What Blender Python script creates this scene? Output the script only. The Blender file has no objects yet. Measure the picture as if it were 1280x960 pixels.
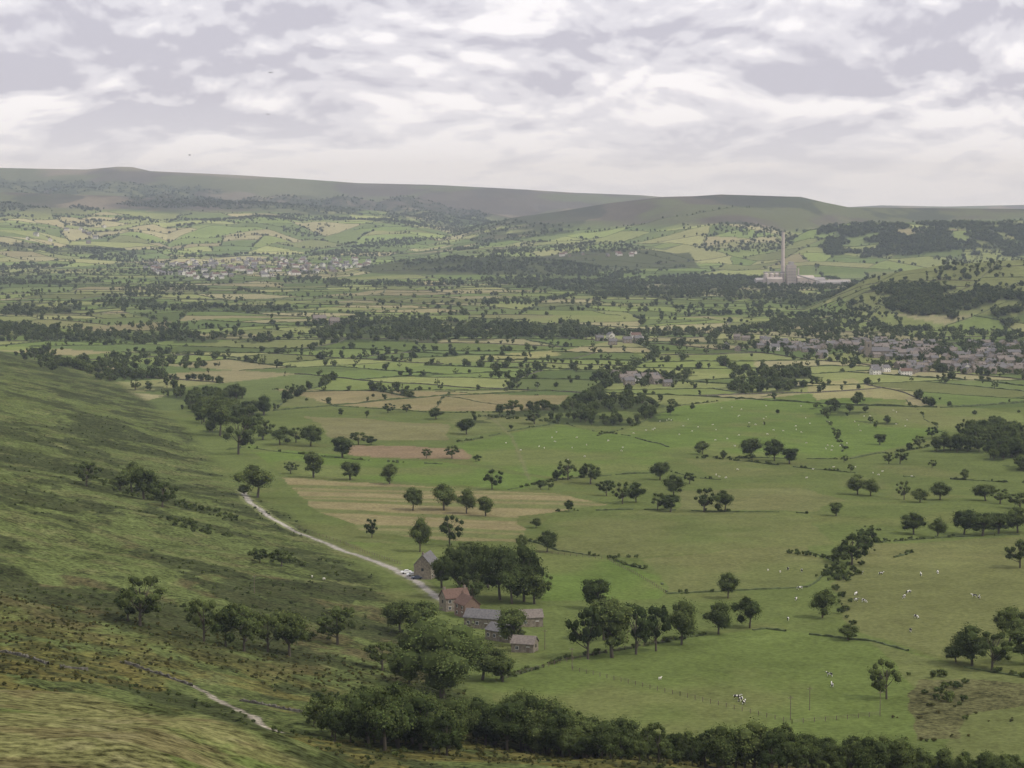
import bpy, bmesh, math, random
import numpy as np
from mathutils import Vector, Matrix
rng=np.random.default_rng(7); random.seed(7)
scene=bpy.context.scene
F=2745.0; CX,CY=640.0,480.0; PITCH=math.atan(235/F); CAMZ=200.0

# ---------------------------------------------------------------- noise
def vnoise(x,y,seed=0):
    xf=np.floor(x); yf=np.floor(y); ix=xf.astype(np.int64); iy=yf.astype(np.int64)
    fx=x-xf; fy=y-yf; fx=fx*fx*(3-2*fx); fy=fy*fy*(3-2*fy)
    def h(a,b):
        v=(a*374761393+b*668265263+seed*974634777)&0xffffffff
        v=((v^(v>>13))*1274126177)&0xffffffff
        v=v^(v>>16)
        return v/4294967295.0
    return (h(ix,iy)*(1-fx)+h(ix+1,iy)*fx)*(1-fy)+(h(ix,iy+1)*(1-fx)+h(ix+1,iy+1)*fx)*fy
def fbm(x,y,o=4,seed=0):
    s=0;a=.5;t=0
    for i in range(o):
        s=s+a*vnoise(x,y,seed+i*17); t+=a; a*=.5; x=x*2.03+11.3; y=y*2.03+5.7
    return s/t
def sstep(a,b,x):
    t=np.clip((x-a)/(b-a),0,1); return t*t*(3-2*t)

# ---------------------------------------------------------------- polylines
FOOT=[(900,400),(420,430),(300,450),(150,480),(40,520),(5,560),(-14,640),(-42,825),(-82,980),(-143,1190),(-222,1550),(-295,1850),(-400,2190),(-606,2600),(-1100,3400),(-2000,4300)]
HILLPOLY=FOOT+[(-9000,4300),(-9000,-3000),(9000,-3000),(9000,300)]
def inpoly(x,y,poly):
    r=np.zeros(x.shape,bool); n=len(poly); j=n-1
    for i in range(n):
        xi,yi=poly[i]; xj,yj=poly[j]
        if yi!=yj:
            c=((yi>y)!=(yj>y))&(x<(xj-xi)*(y-yi)/(yj-yi)+xi); r^=c
        j=i
    return r
def dpoly(x,y,pl):
    d=np.full(x.shape,1e9)
    for (ax,ay),(bx,by) in zip(pl[:-1],pl[1:]):
        vx,vy=bx-ax,by-ay; L=vx*vx+vy*vy+1e-9
        t=np.clip(((x-ax)*vx+(y-ay)*vy)/L,0,1)
        d=np.minimum(d,(x-ax-t*vx)**2+(y-ay-t*vy)**2)
    return np.sqrt(d)

RIDGES=[ # (depth, front width, back width, [(bearing px, crest py)])
 (12500,4200,3000,[(-300,212),(0,210),(110,212),(150,208.5),(168,209),(190,214),(300,219),(380,224),(450,229),(540,231),(640,236),(720,241),(800,244),(900,252),(1300,275)]),
 (9300,3000,2000,[(-300,236),(0,240),(150,245),(350,254),(480,264),(600,285),(690,305)]),
 (8000,2400,2200,[(450,315),(520,302),(580,287),(640,272),(700,264),(760,254),(830,246),(870,245),(900,243),(1000,246),(1030,253),(1060,259),(1280,261),(1500,265)]),
 (6300,900,1500,[(900,338),(960,310),(1010,288),(1060,279),(1280,275),(1500,272)]),
 (3700,650,900,[(1000,396),(1040,372),(1080,350),(1120,340),(1180,331),(1280,324),(1500,300)]),
 (5700,480,600,[(430,344),(480,329),(560,322),(640,321),(700,326),(760,337),(790,343)]),
 (16000,3500,3000,[(-300,240),(800,248),(1000,262),(1100,256.5),(1180,258),(1280,256),(1500,255)]),
]
def hill_u(x,y):
    d=dpoly(x,y,FOOT); return np.where(inpoly(x,y,HILLPOLY),d,-d)
SPUR=[(-260,350),(-70,300),(-39,268),(-21,240),(-5,205)]
def spur_near(x,y): return np.interp(x,[-260,-70,-39,-21,-5],[350,300,268,240,205])-y
def height(x,y,want_u=False):
    x=np.asarray(x,float); y=np.asarray(y,float)
    fl=70*np.exp(-(np.maximum(y,450)-450)/1500)
    und=(fbm(x/260,y/260,3,3)-.5)*9+(fbm(x/70,y/70,3,9)-.5)*2.6
    und*=sstep(300,900,y)*.85+.15
    z=fl+und*(1-.3*sstep(3000,6000,y))
    u=hill_u(x,y); uu=np.maximum(u,0)
    ue=np.sqrt(uu**2+144)-12
    f=.19*ue+.000115*np.minimum(ue,600)**2+np.maximum(ue-600,0)*.06
    f*=1+(fbm(x/90,y/90,3,21)-.5)*.35*np.exp(-((y-800)/600)**2)*sstep(20,90,uu)*sstep(420,300,uu)
    f+=(fbm(x/22,y/22,3,31)-.5)*3.0*sstep(5,60,uu)*sstep(60,160,y)
    z=z+f
    ds=dpoly(x,y,SPUR)
    far=spur_near(x,y)<0
    amp=np.interp(x,[-260,-70,-39,-21,-5,30],[12,11.5,9,5.5,2,0])
    z=z+amp*np.exp(-(ds/np.where(far,20,60))**2)
    t=x/np.maximum(y,1)*F+CX
    hr=np.zeros_like(z)
    wob=(fbm(x/900,y/900,4,41)-.5)
    gul=(np.abs(fbm(x/420+y/2600,y/1500,3,47)-.5)*2)
    for R,wf,wb,cr in RIDGES:
        pxs=[c[0] for c in cr]; zs=[max(0,CAMZ+R*(245-c[1])/F) for c in cr]
        m=(y>R-wf)&(y<R+wb)
        if not m.any(): continue
        Z=np.interp(t[m],pxs,zs)
        ym=y[m]
        s=np.where(ym<R,1-(R-ym)/wf,1-(ym-R)/wb)
        s=np.clip(s,0,1); sh=s**1.15
        sh=sh+ (wob[m])*1.9*s*(1-s)*1.3+(gul[m]-.3)*1.2*s*(1-s)
        hr[m]=np.maximum(hr[m],Z*np.clip(sh,0,1.0))
    z=np.where(hr>0,np.maximum(z, hr+ z*.6*np.exp(-hr/25.)),z)
    if want_u: return z,u,hr
    return z
def H1(x,y): return float(height(np.array([x]),np.array([y]))[0])

cp,sp=math.cos(PITCH),math.sin(PITCH)
TS=np.geomspace(190,15500,1300)
def site(px,py):
    """ground point on the sight line surveyed from the viewpoint"""
    a=(px-CX)/F; b=(CY-py)/F
    dx=a; dy=cp+b*sp; dz=-sp+b*cp
    Y=TS*dy; X=TS*dx; Z=CAMZ+TS*dz
    g=height(X,Y); k=np.nonzero(Z<g)[0]
    if len(k)==0: i=len(TS)-1; return (X[i],Y[i],g[i])
    i=k[0]
    if i==0: return (X[0],Y[0],g[0])
    e0=Z[i-1]-g[i-1]; e1=Z[i]-g[i]; w=e0/(e0-e1)
    x=X[i-1]+(X[i]-X[i-1])*w; y=Y[i-1]+(Y[i]-Y[i-1])*w
    return (x,y,H1(x,y))
def sxy(pl): return [site(*p)[:2] for p in pl]

# ---------------------------------------------------------------- materials
def newmat(name):
    m=bpy.data.materials.new(name); m.use_nodes=True
    nt=m.node_tree; b=nt.nodes['Principled BSDF']
    b.inputs['Roughness'].default_value=.9
    b.inputs['Specular IOR Level'].default_value=.15
    return m,nt,b
def simple(name,col,rough=.85,var=.25,scale=1.5):
    m,nt,b=newmat(name); b.inputs['Roughness'].default_value=rough
    tc=nt.nodes.new('ShaderNodeTexCoord'); n=nt.nodes.new('ShaderNodeTexNoise')
    n.inputs['Scale'].default_value=scale; n.inputs['Detail'].default_value=2
    nt.links.new(tc.outputs['Object'],n.inputs['Vector'])
    r=nt.nodes.new('ShaderNodeMapRange'); r.inputs['From Min'].default_value=.3; r.inputs['From Max'].default_value=.7
    r.inputs['To Min'].default_value=1-var; r.inputs['To Max'].default_value=1+var
    nt.links.new(n.outputs['Fac'],r.inputs['Value'])
    v=nt.nodes.new('ShaderNodeVectorMath'); v.operation='SCALE'; v.inputs[0].default_value=col
    nt.links.new(r.outputs[0],v.inputs['Scale']); nt.links.new(v.outputs[0],b.inputs['Base Color'])
    return m
def leafmat(name,c1,c2):
    m,nt,b=newmat(name); nt.nodes.remove(b)
    b=nt.nodes.new('ShaderNodeBsdfDiffuse'); nt.links.new(b.outputs[0],nt.nodes['Material Output'].inputs[0])
    oi=nt.nodes.new('ShaderNodeObjectInfo'); mix=nt.nodes.new('ShaderNodeMix'); mix.data_type='RGBA'
    mix.inputs[6].default_value=(*c1,1); mix.inputs[7].default_value=(*c2,1)
    nt.links.new(oi.outputs['Random'],mix.inputs[0])
    at=nt.nodes.new('ShaderNodeAttribute'); at.attribute_name='tone'
    v=nt.nodes.new('ShaderNodeVectorMath'); v.operation='MULTIPLY'
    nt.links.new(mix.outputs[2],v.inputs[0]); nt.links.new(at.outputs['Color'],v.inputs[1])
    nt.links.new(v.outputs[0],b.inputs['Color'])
    return m
M_leaf=leafmat('foliage',(.044,.062,.021),(.105,.132,.042))
M_gorse=leafmat('gorse_foliage',(.050,.062,.022),(.118,.108,.034))
M_hedge=simple('hedge_leaves',(.066,.086,.032),.9,.45,.4)
M_bark=simple('bark',(.10,.085,.065),.95,.3,4)
M_stone=simple('gritstone',(.22,.19,.15),.9,.3,1.2)
M_drystone=simple('dry_stone',(.105,.098,.080),.95,.5,1.0)
M_pale=simple('pale_render',(.60,.58,.53),.8,.1,.5)
M_brick=simple('brick',(.19,.13,.10),.9,.2,2)
M_slate=simple('slate_roof',(.14,.135,.135),.8,.25,1.5)
M_slate2=simple('stone_slate_roof',(.18,.155,.135),.8,.25,1.5)
M_redroof=simple('clay_tile_roof',(.14,.090,.070),.85,.25,2)
M_glass=simple('window_glass',(.03,.035,.04),.2,.1,1)
M_frame=simple('white_frame',(.7,.7,.68),.6,.05,1)
M_wood=simple('weathered_wood',(.16,.13,.10),.9,.3,3)
M_conc=simple('concrete',(.36,.315,.28),.85,.12,.05)
M_conc2=simple('concrete_pale',(.47,.41,.37),.85,.1,.05)
M_steel=simple('steel_cladding',(.30,.28,.27),.6,.12,.05)
M_carw=simple('car_paint_white',(.78,.78,.78),.3,.03,1)
M_card=simple('car_paint_dark',(.06,.07,.10),.3,.03,1)
M_tyre=simple('tyre',(.02,.02,.02),.9,.1,1)
M_wool=simple('wool',(.62,.59,.52),.95,.12,4)
M_black=simple('dark_face',(.05,.045,.04),.9,.1,4)
M_cow,nt,b=newmat('cow_hide')
tc=nt.nodes.new('ShaderNodeTexCoord'); n=nt.nodes.new('ShaderNodeTexNoise'); n.inputs['Scale'].default_value=1.3; n.inputs['Detail'].default_value=1
oi=nt.nodes.new('ShaderNodeObjectInfo'); add=nt.nodes.new('ShaderNodeVectorMath'); sc=nt.nodes.new('ShaderNodeMath'); sc.operation='MULTIPLY'; sc.inputs[1].default_value=37
nt.links.new(oi.outputs['Random'],sc.inputs[0]); nt.links.new(tc.outputs['Object'],add.inputs[0]); nt.links.new(sc.outputs[0],add.inputs[1])
nt.links.new(add.outputs[0],n.inputs['Vector'])
cr=nt.nodes.new('ShaderNodeValToRGB'); cr.color_ramp.elements[0].position=.50; cr.color_ramp.elements[0].color=(.02,.018,.017,1); cr.color_ramp.elements[1].position=.52; cr.color_ramp.elements[1].color=(.75,.73,.68,1)
nt.links.new(n.outputs['Fac'],cr.inputs[0]); nt.links.new(cr.outputs[0],b.inputs['Base Color'])

# ---------------------------------------------------------------- field partition (BSP)
def split(poly,p,nrm):
    A=[];B=[];n=len(poly)
    for i in range(n):
        a=poly[i]; c=poly[(i+1)%n]
        da=(a[0]-p[0])*nrm[0]+(a[1]-p[1])*nrm[1]; dc=(c[0]-p[0])*nrm[0]+(c[1]-p[1])*nrm[1]
        if da>=0: A.append(a)
        else: B.append(a)
        if da*dc<0:
            t=da/(da-dc); q=(a[0]+(c[0]-a[0])*t,a[1]+(c[1]-a[1])*t); A.append(q);B.append(q)
    return A,B
def area(p): return abs(sum(p[i][0]*p[(i+1)%len(p)][1]-p[(i+1)%len(p)][0]*p[i][1] for i in range(len(p))))/2
LEAVES=[];EDGES=[]
def bsp(poly,depth=0):
    a=area(poly); cx=sum(p[0] for p in poly)/len(poly); cy=sum(p[1] for p in poly)/len(poly)
    tgt=15000 if cy<4200 else (22000 if cy<7500 else 36000)
    tgt*=random.uniform(.6,2.2)
    if a<tgt or depth>16 or len(poly)<3:
        LEAVES.append((cx,cy)); return len(LEAVES)-1
    P=np.array(poly); C=np.cov((P-P.mean(0)).T); w,v=np.linalg.eigh(C)
    ax=v[:,1]; r=w[1]/max(w[0],1)
    if r<2.0 and random.random()<.45: ax=v[:,0]
    ang=math.atan2(ax[1],ax[0])+random.gauss(0,.13)
    nrm=(math.cos(ang),math.sin(ang)); k=random.uniform(-.16,.16)*math.sqrt(a)
    p=(cx+nrm[0]*k,cy+nrm[1]*k)
    A,B=split(poly,p,nrm)
    if len(A)<3 or len(B)<3: LEAVES.append((cx,cy)); return len(LEAVES)-1
    q=[c for c in A if c in B]
    if len(q)>=2: EDGES.append((q[0],q[1]))
    return (p,nrm,bsp(A,depth+1),bsp(B,depth+1))
Y0=1780
ROOT=bsp([(-1000,Y0),(1000,Y0),(3600,10800),(-3600,10800)])
def warp(x,y): return (fbm(x/420,y/420,2,61)-.5)*110,(fbm(x/420,y/420,2,67)-.5)*110
def field_ids(x,y):
    wx,wy=warp(x,y); X=x+wx; Yy=y+wy
    out=np.full(x.shape,-1,np.int32)
    st=[(ROOT,np.nonzero((y>Y0+(fbm(x/60,y/200,2,5)-.5)*120)&(y<10600))[0])]
    while st:
        nd,idx=st.pop()
        if len(idx)==0: continue
        if isinstance(nd,int): out[idx]=nd; continue
        p,nn,a,b=nd; s=(X[idx]-p[0])*nn[0]+(Yy[idx]-p[1])*nn[1]>=0
        st.append((a,idx[s])); st.append((b,idx[~s]))
    return out
def moor_mask(x,y,z):
    t=x/np.maximum(y,1)*F+CX
    lim=np.where((t>540)&(y>6600),96.,132.)
    lim=np.where((t>640)&(t<1010)&(y>6900),88.,lim)
    return sstep(-22,22,z-lim+(fbm(x/260,y/420,3,191)-.5)*80)*sstep(5600,6800,y)

# ---------------------------------------------------------------- hand-surveyed fields
G1=(.106,.150,.038);G2=(.104,.130,.041);G3=(.118,.135,.048);G4=(.135,.168,.052);TN=(.215,.185,.094);TL=(.25,.235,.11);OL=(.122,.132,.050)
FIELDS=[
 ([(352,597),(520,607),(700,618),(765,630),(650,645),(657,678),(560,674),(470,667),(400,640)],'tan',TN,False),
 ([(305,556),(440,570),(560,578),(690,600),(640,612),(500,602),(350,592)],'g',G1,True),
 ([(430,557),(600,563),(597,575),(440,569)],'g',(.20,.15,.09),False),
 ([(345,487),(560,490),(715,494),(690,513),(540,514),(420,506)],'g',TN,True),
 ([(570,555),(700,530),(850,560),(830,585),(700,597),(600,580)],'g',G1,True),
 ([(740,545),(850,508),(1010,492),(1130,500),(1180,540),(1060,572),(880,570)],'g',G1,True),
 ([(690,640),(1010,642),(1040,680),(800,697),(665,690)],'g',G2,True),
 ([(662,690),(765,697),(835,732),(828,750),(684,752)],'g',G1,True),
 ([(800,698),(1010,682),(1050,712),(1000,735),(838,742)],'g',G3,True),
 ([(600,852),(700,827),(850,797),(960,786),(1100,802),(1182,832),(1155,890),(1120,950),(980,965),(700,930)],'g',(.106,.138,.040),True),
 ([(1085,680),(1290,670),(1290,770),(1190,828),(1062,785),(1042,730)],'g',OL,True),
 ([(850,572),(1060,575),(1200,552),(1290,590),(1290,605),(1100,612),(900,600)],'g',G2,True),
 ([(1005,480),(1070,473),(1085,496),(1020,500)],'g',TL,True),
 ([(1075,478),(1145,490),(1135,500),(1092,498)],'g',TL,True),
 ([(300,670),(470,700),(500,678),(430,668)],'g',G3,False),
 ([(440,678),(560,680),(560,705),(500,712)],'g',G1,False),
 ([(380,520),(560,530),(560,550),(420,550)],'g',(.155,.15,.07),True),
 ([(560,516),(700,516),(690,528),(570,548)],'g',(.118,.138,.05),True),
 ([(1080,800),(1190,835),(1290,850),(1290,965),(1190,965),(1170,880)],'g',G3,False),
 ([(1150,850),(1290,852),(1290,882),(1215,888),(1195,925),(1140,925)],'rough',(.092,.092,.040),False),
 ([(850,612),(1000,610),(1060,625),(1010,640),(850,636)],'g',(.13,.14,.055),False),
 ([(1080,512),(1180,505),(1280,518),(1280,535),(1190,540)],'g',(.13,.155,.052),True),
 ([(600,446),(690,438),(700,444),(640,453)],'g',(.22,.215,.09),False),
 ([(790,440),(940,446),(950,470),(830,462)],'g',(.16,.195,.06),False),
 ([(830,377),(1060,372),(1050,392),(890,396)],'g',(.13,.17,.052),False),
 ([(1050,396),(1190,408),(1200,420),(1010,412)],'g',(.15,.18,.06),False),
]
FW=[(sxy(p),k,c,h) for p,k,c,h in FIELDS]
TRACK=sxy([(303,613),(312,628),(335,645),(370,665),(410,680),(450,695),(490,710),(520,726),(548,748),(590,770)])
PATH=sxy([(238,856),(262,868),(300,888),(330,908),(350,915)])
PATH2=sxy([(600,512),(640,545),(662,600)])
WOODPX=[ # woodland outlines, m2 per tree, heights
 ([(1095,354),(1150,352),(1200,362),(1285,360),(1285,412),(1180,402),(1120,386)],75,(8,14)),
 ([(1000,284),(1060,281),(1290,279),(1290,318),(1040,320)],110,(10,15)),
 ([(1216,543),(1290,536),(1290,592),(1240,582)],60,(9,15)),
 ([(370,404),(560,396),(760,408),(770,420),(640,424),(420,430)],320,(7,14)),
 ([(0,408),(150,416),(330,420),(330,428),(150,430),(0,420)],300,(6,13)),
 ([(700,510),(760,498),(825,503),(820,520),(740,530),(700,528)],150,(6,12)),
 ([(600,520),(700,512),(702,528),(620,530)],420,(6,11)),
 ([(930,470),(965,460),(1010,470),(1005,492),(940,492)],130,(8,13)),
 ([(1035,508),(1060,503),(1080,530),(1050,528)],150,(6,11)),
 ([(725,462),(850,468),(850,476),(735,478)],220,(6,12)),
 ([(130,375),(380,385),(380,391),(130,388)],420,(7,12)),
 ([(0,380),(110,378),(110,390),(0,395)],420,(7,12)),
 ([(500,328),(735,328),(735,346),(520,342)],420,(7,11)),
 ([(640,352),(950,346),(1060,362),(900,372),(760,372)],520,(7,13)),
 ([(0,300),(180,312),(180,318),(0,312)],700,(8,12)),
 ([(240,500),(290,495),(320,520),(318,560),(285,562),(262,535)],200,(10,18)),
 ([(30,434),(110,452),(190,470),(250,494),(240,506),(170,488),(90,466),(20,446)],200,(8,14)),
 ([(160,236),(420,246),(600,262),(640,276),(520,276),(300,262),(160,250)],1400,(9,14)),
 ([(0,222),(140,226),(300,240),(180,246),(0,236)],1800,(9,14)),
 ([(560,292),(700,280),(720,290),(600,305)],1200,(8,13)),
]
WOODS=[(sxy(p),d,h) for p,d,h in WOODPX]
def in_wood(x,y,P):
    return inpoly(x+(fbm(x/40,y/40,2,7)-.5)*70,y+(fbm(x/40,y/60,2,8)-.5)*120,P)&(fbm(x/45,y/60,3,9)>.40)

# ---------------------------------------------------------------- terrain
ys=[-300.]
while ys[-1]<23500:
    y=ys[-1]
    dy=10 if y<120 else (min(max(y*y/(165*2745)*1.25,1.1),18) if y<13000 else 60)
    ys.append(y+dy)
ys=np.array(ys)
tin=np.arange(-.262,.2621,.0008); o=.262+np.cumsum(np.geomspace(.002,.32,34))
ts=np.concatenate([-o[::-1],tin,o])
W=np.sqrt(np.maximum(ys,0)**2+200**2*np.exp(-np.maximum(ys,0)/300)+1)
X=(ts[None,:]*W[:,None]).ravel(); Y=np.repeat(ys,len(ts))
Z,U,HR=height(X,Y,True)
nr,nc=len(ys),len(ts)
col=np.zeros((len(X),3)); rough=np.full(len(X),.3)
big=fbm(X/180,Y/180,4,71); mid=fbm(X/35,Y/35,4,73)
base=np.array(G2)[None]*(.8+.4*big)[:,None]
base+= (sstep(.5,.75,mid)*.5)[:,None]*(np.array((.13,.135,.05))-np.array(G2))
col[:]=base
fid=field_ids(X,Y)
pal=np.array([(.11,.148,.045),(.125,.162,.05),(.092,.12,.04),(.155,.19,.06),(.19,.21,.078),(.13,.145,.055),(.22,.20,.105),(.205,.21,.09),(.098,.133,.045),(.113,.143,.05),(.17,.19,.07),(.24,.225,.12)])  # varied field colours; the paler ones also stand in for sunlit patches
fc=pal[rng.integers(0,len(pal),len(LEAVES))]*rng.uniform(.85,1.15,(len(LEAVES),1))
m=fid>=0
far_b=1+.35*sstep(4500,7500,Y)   # distant pastures paler: far sunlight put into their colour
col[m]=fc[fid[m]]*(.85+.3*big[m]*1.0)[:,None]*far_b[m][:,None]
hz=moor_mask(X,Y,Z)
mm=fbm(X/150,Y/330,4,74)
moor=np.array((.092,.082,.062))[None]*(.7+.6*mm)[:,None]
patch=sstep(.55,.63,fbm(X/420,Y/1300,4,77))*.75  # tan moor patches, their sunlit look put into the colour
moor=moor*(1-patch)[:,None]+np.array((.21,.18,.125))[None]*patch[:,None]
gp=sstep(.42,.54,fbm(X/400,Y/600,4,79)); moor=moor*(1-gp*.85)[:,None]+np.array((.108,.122,.056))[None]*(gp*.85)[:,None]
dkm=sstep(.52,.58,fbm(X/240,Y/700,5,78))*sstep(13000,9000,Y); moor=moor*(1-dkm*.7)[:,None]+np.array((.046,.055,.036))[None]*(dkm*.7)[:,None]
col=col*(1-hz)[:,None]+moor*hz[:,None]
m=Y>10500; col[m]=moor[m]
m=(Y>3150)&(Y<4800)&(HR>25)&(X>0); col[m]=np.array((.145,.16,.062))*(.8+.4*mid[m])[:,None]; rough[m]=.5
m=(Y>5200)&(Y<6200)&(HR>8)&(X<500)&(X>-600); col[m]=np.array((.07,.082,.035))
for P,k,c,h in FW:
    P_=np.array(P); x0,y0=P_.min(0)-8; x1,y1=P_.max(0)+8
    idx=np.nonzero((X>=x0)&(X<=x1)&(Y>=y0)&(Y<=y1))[0]
    jx=(fbm(X[idx]/25,Y[idx]/25,2,55)-.5)*7; jy=(fbm(X[idx]/25,Y[idx]/25,2,56)-.5)*12
    idx=idx[inpoly(X[idx]+jx,Y[idx]+jy,P)]
    cc=np.array(c)[None]*(.80+.40*big[idx])[:,None]*(.88+.24*mid[idx])[:,None]
    ty=sstep(.5,.7,fbm(X[idx]/60,Y[idx]/90,4,57))*.45   # drier patches
    cc=cc*(1-ty)[:,None]+np.array((.15,.148,.062))*ty[:,None]
    if k=='tan':
        s=X[idx]*.30+Y[idx]*.955+7*fbm(X[idx]/60,Y[idx]/60,2,5)
        w=(sstep(-.1,.45,np.sin(s/9.)*.6+.45*np.sin(s/3.7+1))*.8)[:,None]
        cc=cc*(1-w)+np.array((.11,.135,.045))*w
    if k=='rough': rough[idx]=.9
    col[idx]=cc
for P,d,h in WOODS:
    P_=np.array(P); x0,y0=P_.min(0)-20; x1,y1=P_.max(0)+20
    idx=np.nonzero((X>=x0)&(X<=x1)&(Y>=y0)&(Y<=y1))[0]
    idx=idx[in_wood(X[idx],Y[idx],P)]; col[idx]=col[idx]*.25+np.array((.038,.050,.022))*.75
# hillside vegetation
hu=sstep(3,18,U)
wx_=(fbm(X/50,Y/50,3,180)-.5)*60
ca=fbm((X+wx_)/26+Y/70,(Y-wx_)/38,6,81); cb=fbm(X/9,Y/11,4,83); cc_=fbm((X+wx_)/60,(Y+wx_)/80,5,85); cd_=fbm(X/4,Y/5,3,87)
def mx(a,c,w): return a*(1-w)[:,None]+np.array(c)[None]*w[:,None]
hc=np.array((.086,.106,.036))[None]*(.75+.5*big)[:,None]
hc=mx(hc,(.120,.120,.052),sstep(.54,.68,cb)*.55)
hc=mx(hc,(.072,.060,.030),sstep(.48,.58,cc_)*.75*sstep(.35,.6,cb)*sstep(1000,760,Y))
hc=mx(hc,(.040,.048,.020),sstep(.48,.56,ca+(cd_-.5)*.22)*.85)
gz=sstep(275,310,Y)*sstep(620,500,Y)
hc=mx(hc,(.105,.094,.028),gz*sstep(.44,.54,cc_+(cb-.5)*.45)*.75)
hc=mx(hc,(.044,.050,.020),gz*sstep(.50,.58,cd_)*.75*sstep(.42,.5,cc_))
sn=spur_near(X,Y); nearm=sstep(-3,5,sn)*sstep(0,5,U)
ng=np.array((.130,.130,.052))[None]*(.8+.4*big)[:,None]
ng=mx(ng,(.086,.116,.032),sstep(.44,.54,ca)*.85); ng=mx(ng,(.100,.078,.040),sstep(.52,.62,cb)*.5); ng=mx(ng,(.19,.175,.09),sstep(.58,.68,cd_)*.35)
hc=hc*(1-nearm)[:,None]+ng*nearm[:,None]
col=col*(1-hu)[:,None]+hc*hu[:,None]; rough=rough*(1-hu)+1.0*hu
def paint_line(pl,w,c,wob=.6,st=1.0):
    P_=np.array(pl); x0,y0=P_.min(0)-10; x1,y1=P_.max(0)+10
    idx=np.nonzero((X>=x0)&(X<=x1)&(Y>=y0)&(Y<=y1))[0]
    d=dpoly(X[idx],Y[idx],pl)+ (vnoise(X[idx]/3,Y[idx]/3,8)-.5)*wob
    k=(sstep(w+.6,w-.6,d)*st)[:,None]; col[idx]=col[idx]*(1-k)+np.array(c)*k
paint_line(TRACK,4.0,(.13,.145,.06)); paint_line(TRACK,1.5,(.30,.28,.245),1.0)
paint_line(PATH,1.0,(.25,.225,.18),1.2)
paint_line(PATH2,1.0,(.17,.16,.09),1.2,.5)

me=bpy.data.meshes.new('ground')
nv=len(X); me.vertices.add(nv); me.vertices.foreach_set('co',np.column_stack([X,Y,Z]).astype(np.float32).ravel())
ii=(np.arange(nr-1)[:,None]*nc+np.arange(nc-1)[None,:]).ravel()
q=np.column_stack([ii,ii+1,ii+1+nc,ii+nc]).astype(np.int32)
me.loops.add(q.size); me.loops.foreach_set('vertex_index',q.ravel())
me.polygons.add(len(q)); me.polygons.foreach_set('loop_start',np.arange(0,q.size,4,dtype=np.int32))
try: me.polygons.foreach_set('loop_total',np.full(len(q),4,np.int32))
except Exception: pass
me.update(calc_edges=True); 
me.polygons.foreach_set('use_smooth',np.ones(len(q),bool))
ca_=me.color_attributes.new('Col','FLOAT_COLOR','POINT')
ca_.data.foreach_set('color',np.column_stack([np.clip(col,.005,1),rough]).astype(np.float32).ravel())
gm,nt,b=newmat('pasture_and_moorland'); nt.nodes.remove(b)
b=nt.nodes.new('ShaderNodeBsdfDiffuse'); nt.links.new(b.outputs[0],nt.nodes['Material Output'].inputs[0])
at=nt.nodes.new('ShaderNodeAttribute'); at.attribute_name='Col'
tc=nt.nodes.new('ShaderNodeTexCoord')
def nz(scale,det):
    n=nt.nodes.new('ShaderNodeTexNoise'); n.inputs['Scale'].default_value=scale; n.inputs['Detail'].default_value=det; n.inputs['Roughness'].default_value=.7
    nt.links.new(tc.outputs['Object'],n.inputs['Vector']); return n.outputs['Fac']
def mth(op,a,c=None,cl=False):
    n=nt.nodes.new('ShaderNodeMath'); n.operation=op; n.use_clamp=cl
    for i,v in enumerate((a,c)):
        if v is None: continue
        if isinstance(v,(int,float)): n.inputs[i].default_value=v
        else: nt.links.new(v,n.inputs[i])
    return n.outputs[0]
n1=nz(.06,3); n2=nz(.6,4)
dv=mth('ADD',mth('MULTIPLY',mth('SUBTRACT',n1,.5),1.3),mth('MULTIPLY',mth('SUBTRACT',n2,.5),3.0))
amp=mth('ADD',mth('MULTIPLY',at.outputs['Alpha'],1.35),.14)
mul=mth('MAXIMUM',mth('ADD',mth('MULTIPLY',dv,amp),1.0),.22)
v=nt.nodes.new('ShaderNodeVectorMath'); v.operation='SCALE'
nt.links.new(at.outputs['Color'],v.inputs[0]); nt.links.new(mul,v.inputs['Scale']); nt.links.new(v.outputs[0],b.inputs['Color'])
me.materials.append(gm)
ground=bpy.data.objects.new('ground',me); scene.collection.objects.link(ground)

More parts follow.
